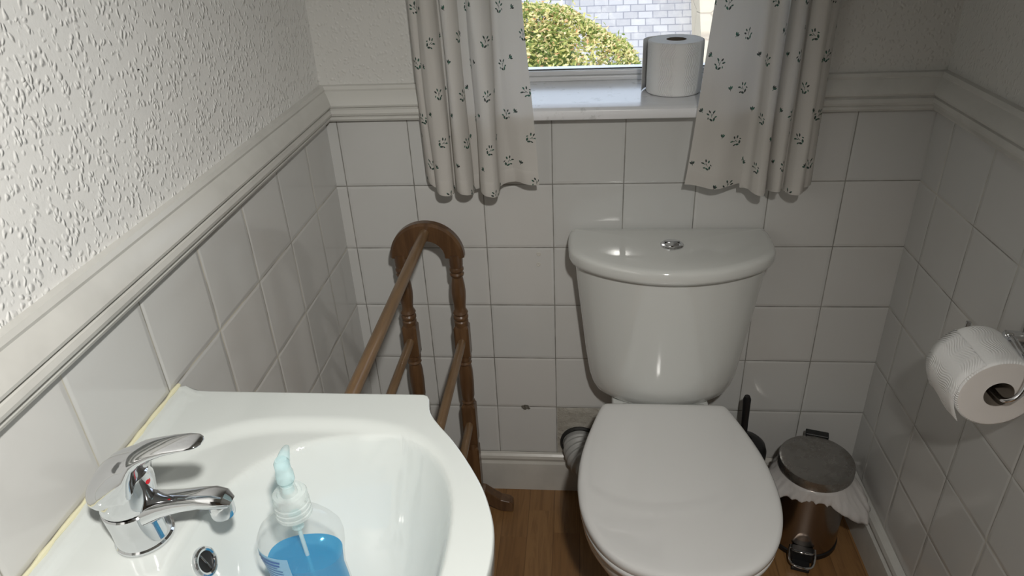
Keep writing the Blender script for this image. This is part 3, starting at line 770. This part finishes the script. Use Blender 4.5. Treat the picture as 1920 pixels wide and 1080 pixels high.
# ------------------------------------------------------------------ pedal bin
BX, BY = 1.054, -.140
pb = thing('pedal_bin', 'small round stainless steel pedal bin in the corner beside the toilet', 'bin', (BX, BY, 0))
mb = MB(); mb.lathe([(.078, .0), (.081, .002), (.081, .014), (.079, .016)], BX, BY, 56); b0 = mb.build('base_ring', M_black, pb)
mb = MB(); mb.lathe([(.076, .014), (.0785, .015), (.0785, .215), (.0765, .217), (.0755, .215), (.0755, .03)], BX, BY, 64); mb.build('body', M_steel, pb)
mb = MB(); mb.lathe([(.0795, .222), (.0830, .222), (.0835, .226), (.0832, .240), (.0818, .2445), (.077, .2462), (.060, .2470), (.03, .2476), (.0001, .2478)], BX, BY, 64)
mb.build('lid', M_lid, pb)
def rbox(mb, c, sx, sy, z0, z1, ang):
    v = []
    for x in (-sx, sx):
        for y in (-sy, sy):
            for z in (z0, z1): v.append((c[0] + x * cos(ang) - y * sin(ang), c[1] + x * sin(ang) + y * cos(ang), z))
    mb.add(v, [(0, 1, 3, 2), (4, 6, 7, 5), (0, 4, 5, 1), (2, 3, 7, 6), (0, 2, 6, 4), (1, 5, 7, 3)])
PD = Vector((-.27, -.96, 0)).normalized(); PA = math.atan2(PD.y, PD.x) + pi / 2
mb = MB(); hc = Vector((BX, BY, 0)) - PD * .090
rbox(mb, hc, .026, .010, .20, .249, PA); mb.build('lid_hinge', M_black, pb, smooth=False, bevel=.002)
mb = MB(); fc = Vector((BX, BY, 0)) + PD * .086
rbox(mb, fc, .025, .009, .010, .042, PA); rbox(mb, Vector((BX, BY, 0)) + PD * .104, .020, .016, .002, .012, PA); mb.build('pedal_housing', M_black, pb, smooth=False, bevel=.002)
side = Vector((-PD.y, PD.x, 0)); mb = MB()
def pp(a, d, z): return Vector((BX, BY, z)) + PD * d + side * a
mb.tube(catmull([pp(-.027, .080, .040), pp(-.028, .102, .032), pp(-.022, .122, .026), pp(0, .128, .025), pp(.022, .122, .026), pp(.028, .102, .032), pp(.027, .080, .040)], 6), .0030, 10)
mb.tube(catmull([pp(-.027, .084, .036), pp(-.020, .102, .047), pp(0, .108, .050), pp(.020, .102, .047), pp(.027, .084, .036)], 6), .0016, 8)
mb.build('pedal', M_chrome, pb)
# liner folded over the rim
def liner():
    v = []; f = []; n = 120; m_ = 12
    random.seed(5)
    ph = [random.uniform(0, 6.28) for _ in range(6)]
    for j in range(m_ + 1):
        t = j / m_
        for i in range(n):
            a = 2 * pi * i / n
            cr = .5 * sin(7 * a + ph[0]) + .3 * sin(13 * a + ph[1]) + .35 * sin(23 * a + ph[2])
            da = (a - radians(-38) + pi) % (2 * pi) - pi; tail = math.exp(-(da / .50) ** 2)      # big flap to the right front
            db = (a - radians(190) + pi) % (2 * pi) - pi; tail2 = math.exp(-(db / .50) ** 2)
            drop = .020 + .010 * (1 + cr) * .6 + .060 * tail + .030 * tail2
            r = .0802 + .003 * ss(0, .3, t) + t * (.006 + .005 * cr) + tail * .046 * ss(0.05, .9, t) + tail2 * .028 * ss(.1, .9, t)
            z = .219 + .002 * sin(pi * min(1, t * 3)) - drop * t + .004 * cr * t
            r += t * (.0022 * sin(31 * a + 5 * t) + .0016 * sin(47 * a - 9 * t)); z += .0015 * sin(41 * a + 3) * t
            x, y = BX + r * cos(a), BY + r * sin(a); x = min(x, XR - .003 + 0); y = min(y, -.004)
            v.append((x, y, z))
    for j in range(m_):
        for i in range(n):
            k = (i + 1) % n; f.append((j * n + i, j * n + k, (j + 1) * n + k, (j + 1) * n + i))
    return v, f
v, f = liner(); ln = link_mesh('bin_liner', v, f, M_linermat)
tag(ln, 'thin white plastic bag hanging over the rim of the pedal bin', 'bin liner')
mod = ln.modifiers.new('thick', 'SOLIDIFY'); mod.thickness = .0004

# ------------------------------------------------------------------ toilet rolls
def roll(name, label, base, axis_dir, rad, length, core, tail=None):
    t = thing(name, label, 'toilet roll', base, None)
    ax = Vector(axis_dir).normalized(); up = Vector((0, 0, 1)) if abs(ax.z) < .5 else Vector((0, 1, 0))
    a1 = ax.cross(up).normalized(); a2 = ax.cross(a1).normalized(); b0 = Vector(base)
    n = 96
    def ring(r, h, wob=0): return [b0 + ax * h + (a1 * cos(2 * pi * k / n) + a2 * sin(2 * pi * k / n)) * (r * (1 + wob * sin(2 * pi * k / n * 3 + 1) * .5 + wob * sin(2 * pi * k / n * 2))) for k in range(n)]
    rows = [(rad - .003, 0), (rad - .0008, .0012), (rad, .004)] + [(rad, .004 + (length - .008) * j / 12) for j in range(1, 12)] + [(rad, length - .004), (rad - .0008, length - .0012), (rad - .003, length)]
    vs = []; fs = []; uvs = []
    for r, h in rows: vs += ring(r, h, .006)
    nr = len(rows)
    for j in range(nr - 1):
        for i in range(n): fs.append((j * n + i, j * n + (i + 1) % n, (j + 1) * n + (i + 1) % n, (j + 1) * n + i))
    o = link_mesh('paper', vs, fs, [M_tissue], t)
    uvl = o.data.uv_layers.new(name='UVMap')
    for p_ in o.data.polygons:
        idx = [o.data.loops[l].vertex_index for l in p_.loop_indices]
        ks = [i % n for i in idx]; wrap = max(ks) - min(ks) > n // 2
        for l, i in zip(p_.loop_indices, idx):
            k = i % n; j = i // n
            if wrap and k == 0: k = n
            uvl.data[l].uv = (2 * pi * rad * k / n, rows[j][1])
    for h in (0.0002, length - .0002):
        mb = MB(); mb.rings([ring(r, h + (-.0003 if h < .01 else .0003) * (1 if i % 2 else 0), .006 if r > core + .01 else 0) for i, r in enumerate((rad - .003, rad - .006, rad - .010, (rad + core) / 2, core + .004, core + .0006))], False, False)
        mb.build('paper_end', M_tissue_end if abs(ax.z) < .5 else M_tissue, t)
    mb = MB(); mb.rings([ring(core + .0008, .0005), ring(core + .0008, length - .0005), ring(core, length - .0005), ring(core, .0005), ring(core + .0008, .0005)], False, False); mb.build('cardboard_core', M_cardboard, t)
    if tail:
        tp = catmull([b0 + ax * .001 + Vector(p_) for p_ in tail], 8)
        R0 = [p_ for p_ in tp]; vs = []; fs = []
        L = 0; Ls = [0]
        for i in range(1, len(R0)): L += (R0[i] - R0[i - 1]).length; Ls.append(L)
        m_ = 6
        for j in range(m_ + 1):
            for i, p_ in enumerate(R0):
                vs.append(p_ + ax * (length - .002) * j / m_ + Vector((0, 0, .0025 * sin(j * 1.3) * (Ls[i] / L) ** 2)) - ax * 0)
        nn = len(R0)
        for j in range(m_):
            for i in range(nn - 1): fs.append((j * nn + i, j * nn + i + 1, (j + 1) * nn + i + 1, (j + 1) * nn + i))
        o = link_mesh('loose_sheet', vs, fs, [M_tissue], t)
        uvl = o.data.uv_layers.new(name='UVMap')
        for p_ in o.data.polygons:
            for l in p_.loop_indices:
                i = o.data.loops[l].vertex_index; uvl.data[l].uv = (Ls[i % nn], (i // nn) * length / m_)
        o.modifiers.new('thick', 'SOLIDIFY').thickness = .0006
    return t
roll('toilet_roll', 'full white toilet roll standing upright on the window sill', (.700, .080, 1.0425), (0, 0, 1), .0560, .103, .0195,
     tail=[(-.010, .0565, 0), (-.035, .0455, 0), (-.052, .033, 0), (-.062, .012, 0), (-.0655, -.004, 0)])
RX, RZ, RR = 1.1225, .742, .0585
roll('toilet_roll', 'white toilet roll hanging on the chrome holder on the right wall', (RX, -.442, RZ), (0, -1, 0), RR, .100, .0205,
     tail=[(-.030, 0, .0512), (-.052, 0, .0285), (-.0603, 0, .0), (-.0575, 0, -.022), (-.051, 0, -.040), (-.045, 0, -.054)])

hold = thing('toilet_roll_holder', 'chrome toilet roll holder with curved arm screwed to the right wall', 'toilet roll holder', (XR, -.468, .79))
mb = MB()
bp = [[(XR - d, -.468 + w * y, .792 + h_ * z) for y, z in ((-1, -.86), (-.86, -1), (.86, -1), (1, -.86), (1, .86), (.86, 1), (-.86, 1), (-1, .86))] for d, w, h_ in ((.0003, .022, .030), (.007, .022, .030), (.009, .0195, .0275), (.009, .0001, .0001))]
mb.rings(bp, True, True); mb.build('backplate', M_chrome, hold, angle=25)
mb = MB(); mb.tube([(XR - .006, -.468, .794), (XR - .030, -.463, .794), (XR - .0405, -.461, .794), (XR - .0425, -.4605, .794)], [.0085, .0085, .0085, .007], 24); mb.build('arm', M_chrome, hold)
mb = MB()
rod = catmull([(1.1605, -.462, .792), (1.158, -.480, .799), (1.153, -.505, .800), (1.150, -.530, .796), (1.148, -.550, .783), (1.141, -.561, .766), (1.131, -.563, .751), (1.1235, -.553, .741), (1.1225, -.53, .738)], 8) + \
      [Vector((1.1225, -.49, .738)), Vector((1.1225, -.45, .738))] + catmull([(1.1225, -.432, .738), (1.1225, -.423, .742), (1.1225, -.420, .752), (1.1225, -.420, .770), (1.1225, -.420, .792)], 6)
mb.tube(rod, .0040, 14); mb.build('rod', M_chrome, hold)

# ------------------------------------------------------------------ wooden towel rail
tr = thing('towel_rail', 'brown turned wooden towel rail standing behind the basin', 'towel rail', (.182, -.39, 0))
YA, YB = -.085, -.692
PXL, PXR = .1235, .2425; AC = (.183, .742)
def post(x, y):
    mb = MB()
    pr = [(.0145, .700), (.0150, .727), (.0150, .742)]
    prof = [(.0135, .030), (.0135, .155), (.0150, .160), (.0120, .164), (.0150, .168), (.0158, .175)]
    # lower block 0.235-0.345 and upper block 0.485-0.570 are square, rest turned
    seq = [(.0155, .345), (.0140, .349), (.0160, .354), (.0135, .359), (.0160, .372), (.0172, .41), (.0165, .445), (.0140, .462), (.0165, .467), (.0140, .472), (.0165, .477), (.0165, .486)]
    mb.lathe(seq, x, y, 28)
    up = [(.0165, .568), (.0165, .580), (.0140, .583), (.0172, .588), (.0172, .593), (.0140, .597), (.0172, .602), (.0150, .607), (.0128, .612), (.0135, .622), (.0155, .640), (.0160, .655), (.0150, .672), (.0128, .687), (.0118, .692),
          (.0150, .696), (.0158, .700), (.0125, .704), (.0158, .709), (.0158, .713), (.0140, .717), (.0150, .722), (.0158, .748)]
    mb.lathe(up, x, y, 28)
    def block(z0, z1, h_):
        R_ = []
        for z, g in ((z0, .80), (z0 + .006, 1), (z1 - .006, 1), (z1, .80)):
            q = h_ * g; c = .003
            R_.append([(x + a, y + b_, z) for a, b_ in ((-q + c, -q), (q - c, -q), (q, -q + c), (q, q - c), (q - c, q), (-q + c, q), (-q, q - c), (-q, -q + c))])
        mb.rings(R_)
    block(.484, .571, .0168); block(.225, .347, .0168)
    mb.lathe([(.0160, .205), (.0165, .21), (.0165, .228)], x, y, 28)
    block(.050, .215, .0168)
    return mb.build('post', M_wood_z, tr, angle=30)
def arch(y):
    R_ = []; n = 48; ht = .0125
    for k in range(n + 1):
        a = pi * k / n; r0, r1 = .0375, .0800; c = .005
        sec = [(r0 + c * .6, -ht), (r1 - c, -ht), (r1, -ht + c), (r1, ht - c), (r1 - c, ht), (r0 + c * .6, ht), (r0, ht - c), (r0, -ht + c)]
        R_.append([(AC[0] + r * cos(a), y + d, AC[1] + r * sin(a)) for r, d in sec])
    mb = MB(); mb.rings(R_, True, True); return mb.build('arch', M_wood_y if False else M_wood_z, tr, angle=30)
def foot(x, y, s):
    pts = [(.0, .075), (.020, .072), (.040, .055), (.060, .040), (.082, .034), (.090, .026), (.091, .0), (.064, .0), (.050, .006), (.030, .020), (.012, .024), (-.004, .024), (-.016, .024), (-.016, .075)]
    mb = MB(); mb.rings([[(x + s * (px_ + .004), y + d, z) for px_, z in pts] for d in (-.014, .014)]); return mb.build('foot', M_wood_z, tr, smooth=False, bevel=.003)
for y in (YA, YB):
    post(PXL, y); post(PXR, y); arch(y); foot(PXL, y, -1); foot(PXR, y, 1)
    mb = MB(); mb.box(PXL + .01, PXR - .01, y - .011, y + .011, .085, .125); mb.build('cross_piece', M_wood_z, tr, smooth=False, bevel=.003)
def rail(x, z, r):
    mb = MB(); mb.tube([(x, YA - .006 + .0, z)] + [(x, YA + (YB - YA) * k / 8, z) for k in range(1, 8)] + [(x, YB + .006, z)], r, 24); mb.build('rail', M_wood_y, tr)
rail(.183, .800, .0105)
for x in (PXL, PXR): rail(x, .530, .0095); rail(x, .290, .0095)

# ------------------------------------------------------------------ curtains
def curtain(name, label, hem, top, ztop, zhem, hemfun):
    hemP = catmull([(x, -.012 + y * .66, 0) for x, y in hem], 12); topP = catmull([(x, -.012 + y * .72, 0) for x, y in top], 12)
    n = len(hemP); assert n == len(topP)
    rows = 90; vs = []; fs = []; uv = []
    L = [0]
    for i in range(1, n): L.append(L[-1] + (hemP[i] - hemP[i - 1]).length)
    for j in range(rows + 1):
        t = (j / rows)                       # 0 at hem, 1 at heading
        z = zhem + (ztop - zhem) * t
        w = t ** .85
        for i in range(n):
            p_ = hemP[i] * (1 - w) + topP[i] * w
            fl = .0018 * sin(L[i] * 90 + t * 9) + .0025 * sin(L[i] * 37 - t * 14) * (1 - t)
            dz = hemfun(i / (n - 1), L[i]) * (1 - t) ** 6
            th = .0
            vs.append((p_.x + fl * .6, min(p_.y + fl, -.0445 if .215 < p_.x < .922 else -.030), z + dz)); uv.append((L[i], z - zhem))
    for j in range(rows):
        for i in range(n - 1): fs.append((j * n + i, j * n + i + 1, (j + 1) * n + i + 1, (j + 1) * n + i))
    o = link_mesh(name, vs, fs, [M_curtain])
    l_ = o.data.uv_layers.new(name='UVMap')
    for p_ in o.data.polygons:
        for l in p_.loop_indices: l_.data[l].uv = uv[o.data.loops[l].vertex_index]
    tag(o, label, 'curtain')
    # folded hem: second layer behind/over the lowest 3 cm
    vs2 = []; fs2 = []; r2 = 7
    for j in range(r2 + 1):
        for i in range(n):
            q = Vector(vs[0 * n + i]); 
            zt = .030 * j / r2
            # interpolate main sheet rows
            k = zt / ((ztop - zhem) / rows); a = int(k); fr = k - a
            q = Vector(vs[a * n + i]) * (1 - fr) + Vector(vs[(a + 1) * n + i]) * fr
            vs2.append((q.x, q.y - .0012 * (1 if 0 < j < r2 else .3), q.z - (.0006 if j == 0 else 0)))
    for j in range(r2):
        for i in range(n - 1): fs2.append((j * n + i, j * n + i + 1, (j + 1) * n + i + 1, (j + 1) * n + i))
    h = link_mesh('hem', vs2, fs2, [M_curtain], o)
    l_ = h.data.uv_layers.new(name='UVMap')
    for p_ in h.data.polygons:
        for l in p_.loop_indices:
            vi = h.data.loops[l].vertex_index; l_.data[l].uv = (L[vi % n], .030 * (vi // n) / r2)
    return o
# hem / heading paths from the outer edge to the inner edge (x, y)
lh = [(.188, -.030), (.192, -.052), (.200, -.060), (.208, -.058), (.212, -.078), (.222, -.100), (.238, -.100), (.248, -.080), (.249, -.048), (.254, -.050), (.256, -.085), (.266, -.104), (.280, -.098), (.288, -.075), (.288, -.045), (.298, -.038), (.306, -.052),
      (.307, -.085), (.318, -.112), (.335, -.112), (.345, -.090), (.346, -.062), (.358, -.050), (.375, -.056), (.395, -.066), (.410, -.068), (.424, -.066)]
lt = [(.178, -.030), (.184, -.040), (.190, -.052), (.198, -.055), (.204, -.062), (.212, -.072), (.222, -.072), (.230, -.060), (.234, -.042), (.240, -.042), (.246, -.062), (.254, -.074), (.264, -.070), (.270, -.052), (.272, -.036), (.280, -.032), (.286, -.040),
      (.292, -.062), (.302, -.080), (.318, -.082), (.330, -.070), (.336, -.052), (.344, -.044), (.352, -.048), (.360, -.056), (.366, -.058), (.372, -.058)]
curtain('curtain', 'floral sprig curtain drawn to the left side of the window', lh, lt, 1.93, .884, lambda t, l: .004 * sin(l * 55) + (-.004 if t < .8 else .004 + .006 * (t - .8) * 5) + (.016 * (1 - t / .10) if t < .10 else 0))
rh = [(.972, -.030), (.966, -.050), (.958, -.062), (.950, -.066), (.946, -.088), (.936, -.102), (.922, -.094), (.914, -.072), (.913, -.052), (.908, -.062), (.904, -.088), (.896, -.100), (.886, -.092), (.880, -.068), (.879, -.056), (.874, -.078),
      (.868, -.108), (.856, -.112), (.848, -.092), (.843, -.066), (.832, -.058), (.815, -.064), (.792, -.074), (.770, -.080), (.748, -.076), (.730, -.070), (.717, -.068)]
rt = [(.965, -.030), (.962, -.040), (.956, -.052), (.950, -.054), (.944, -.066), (.936, -.074), (.926, -.068), (.920, -.052), (.916, -.040), (.910, -.046), (.904, -.062), (.896, -.072), (.888, -.064), (.882, -.048), (.878, -.040), (.872, -.054),
      (.866, -.076), (.856, -.080), (.848, -.066), (.842, -.050), (.836, -.046), (.828, -.052), (.820, -.064), (.810, -.068), (.802, -.062), (.796, -.056), (.790, -.056)]
curtain('curtain', 'floral sprig curtain on the right side of the window, beside the upright roll', rh, rt, 1.93, .879, lambda t, l: .004 * sin(l * 48 + 1) + (-.004 if t < .78 else .006))
rod_o = thing('curtain_rod', 'white rod above the window carrying both curtains', 'curtain rod', (.57, -.055, 1.94))
mb = MB(); mb.tube([(.12, -.055, 1.944), (1.03, -.055, 1.944)], .008, 20); mb.build('pole', M_frame, rod_o)
for x in (.14, 1.01):
    mb = MB(); mb.box(x - .008, x + .008, -.063, -.001, 1.930, 1.958); mb.build('bracket', M_frame, rod_o, smooth=False, bevel=.002)

# ------------------------------------------------------------------ outside
mb = MB(); mb.box(-12, 16, TH + .2, 30, -2.9, -2.8); struct(mb.build('ground', M_grass, smooth=False))
nh = thing('neighbour_house', 'neighbouring house with a grey slate roof seen through the window', 'house', (1, 10, -2.8))
# roof slope facing the window
def roof():
    y0, z0, y1, z1 = 7.6, -2.0, 11.0, 2.2; x0, x1 = -5.0, 2.02; v = []; uvv = []
    for (y, z, s_) in ((y0, z0, 0), (y1, z1, sqrt((y1 - y0) ** 2 + (z1 - z0) ** 2))):
        for x in (x0, x1): v.append((x, y, z)); uvv.append((x, s_))
    top = [(0, 1, 3, 2)]
    v += [(p_[0], p_[1] + .08, p_[2] - .08) for p_ in v[:4]]; uvv = uvv + uvv
    f = top + [(4, 6, 7, 5), (0, 4, 5, 1), (2, 3, 7, 6), (0, 2, 6, 4), (1, 5, 7, 3)]
    o = link_mesh('roof', v, f, [M_slate], nh, False)
    l_ = o.data.uv_layers.new(name='UVMap')
    for p_ in o.data.polygons:
        for l in p_.loop_indices: l_.data[l].uv = uvv[o.data.loops[l].vertex_index]
roof()
mb = MB(); mb.box(-5, 2.0, 8.1, 13.9, -2.8, -1.85); mb.add([(-5, 8.1, -1.9), (-5, 13.9, -1.9), (-5, 11, 2.1), (2.0, 8.1, -1.9), (2.0, 13.9, -1.9), (2.0, 11, 2.1)], [(0, 1, 2), (3, 5, 4), (0, 2, 5, 3), (1, 4, 5, 2)])
mb.build('house_wall', M_stone, nh, smooth=False)
sg = MB(); sg.rings([[(x, y, z) for y, z in ((7.3, -2.8), (13.9, -2.8), (13.9, 0), (11, 2.9), (7.3, -1.2), (7.3, -1.2))] for x in (2.02, 3.4)])
tag(sg.build('stone_gable', M_stone, smooth=False), 'pale sandstone wall to the right of the slate roof outside', 'wall')
mb = MB(); mb.tube([(.252, 9.0, -.22), (.252, 9.0, 2.6)], .022, 12)
tag(mb.build('vent_pipe', M_frame), 'thin white vent pipe rising from the slate roof', 'pipe')

# shrub
sh = thing('shrub', 'yellow-green leafy shrub outside the window', 'shrub', (0.0, 3.7, -2.8))
random.seed(21)
def shrub_top(x):
    if x < .14: return .73 - .10 * (.14 - x) ** 2
    pts = [(.14, .73), (.41, .70), (.55, .615), (.69, .53), (.80, .47), (.88, .41), (.93, .30), (1.02, .05), (1.2, -.6)]
    for i in range(len(pts) - 1):
        if pts[i][0] <= x <= pts[i + 1][0]:
            t = (x - pts[i][0]) / (pts[i + 1][0] - pts[i][0]); return pts[i][1] * (1 - t) + pts[i + 1][1] * t
    return -1
mb = MB()
for k in range(16000):
    x = random.uniform(-.85, 1.06); tz = shrub_top(x) - .015
    d = random.random() ** 1.5
    z = tz - d * random.uniform(.0, 1.25) - (0 if random.random() > .10 else -.07 * random.random() ** 2)
    # rounded body: depth surface
    hgt = (tz - z)
    yy = 3.85 - sqrt(max(0.0, min(1.0, hgt / .9))) * .45 + random.uniform(-.06, .14)
    c = Vector((x, yy, z)); s_ = random.uniform(.010, .019)
    a = Vector((random.gauss(0, 1), random.gauss(0, 1), random.gauss(0, .7))).normalized()
    b_ = a.cross(Vector((random.gauss(0, 1), random.gauss(0, 1), random.gauss(0, 1)))).normalized()
    w = a.cross(b_) * s_ * .25
    mb.add([c - a * s_ * 1.4, c - b_ * s_ * .6 + w, c + a * s_ * 1.4, c + b_ * s_ * .6 + w], [(0, 1, 2), (0, 2, 3)])
mb.build('foliage', M_leaf, sh, smooth=False, angle=None)
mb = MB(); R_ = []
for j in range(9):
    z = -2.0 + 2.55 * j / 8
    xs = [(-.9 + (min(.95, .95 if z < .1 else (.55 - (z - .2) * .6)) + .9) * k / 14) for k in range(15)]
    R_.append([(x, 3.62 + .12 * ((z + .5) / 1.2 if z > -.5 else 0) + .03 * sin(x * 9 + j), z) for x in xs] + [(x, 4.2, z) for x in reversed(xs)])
mb.rings(R_); mb.build('dark_core', P('shrub_inner_shade', (.10, .15, .03), .9), sh)  # solid core, shade among the inner leaves put into its dark colour
mb = MB(); mb.tube([(0, 3.8, -2.82), (.03, 3.82, -2.3), (0, 3.8, -1.9)], [.06, .05, .045], 12); mb.build('stem', M_bark, sh)
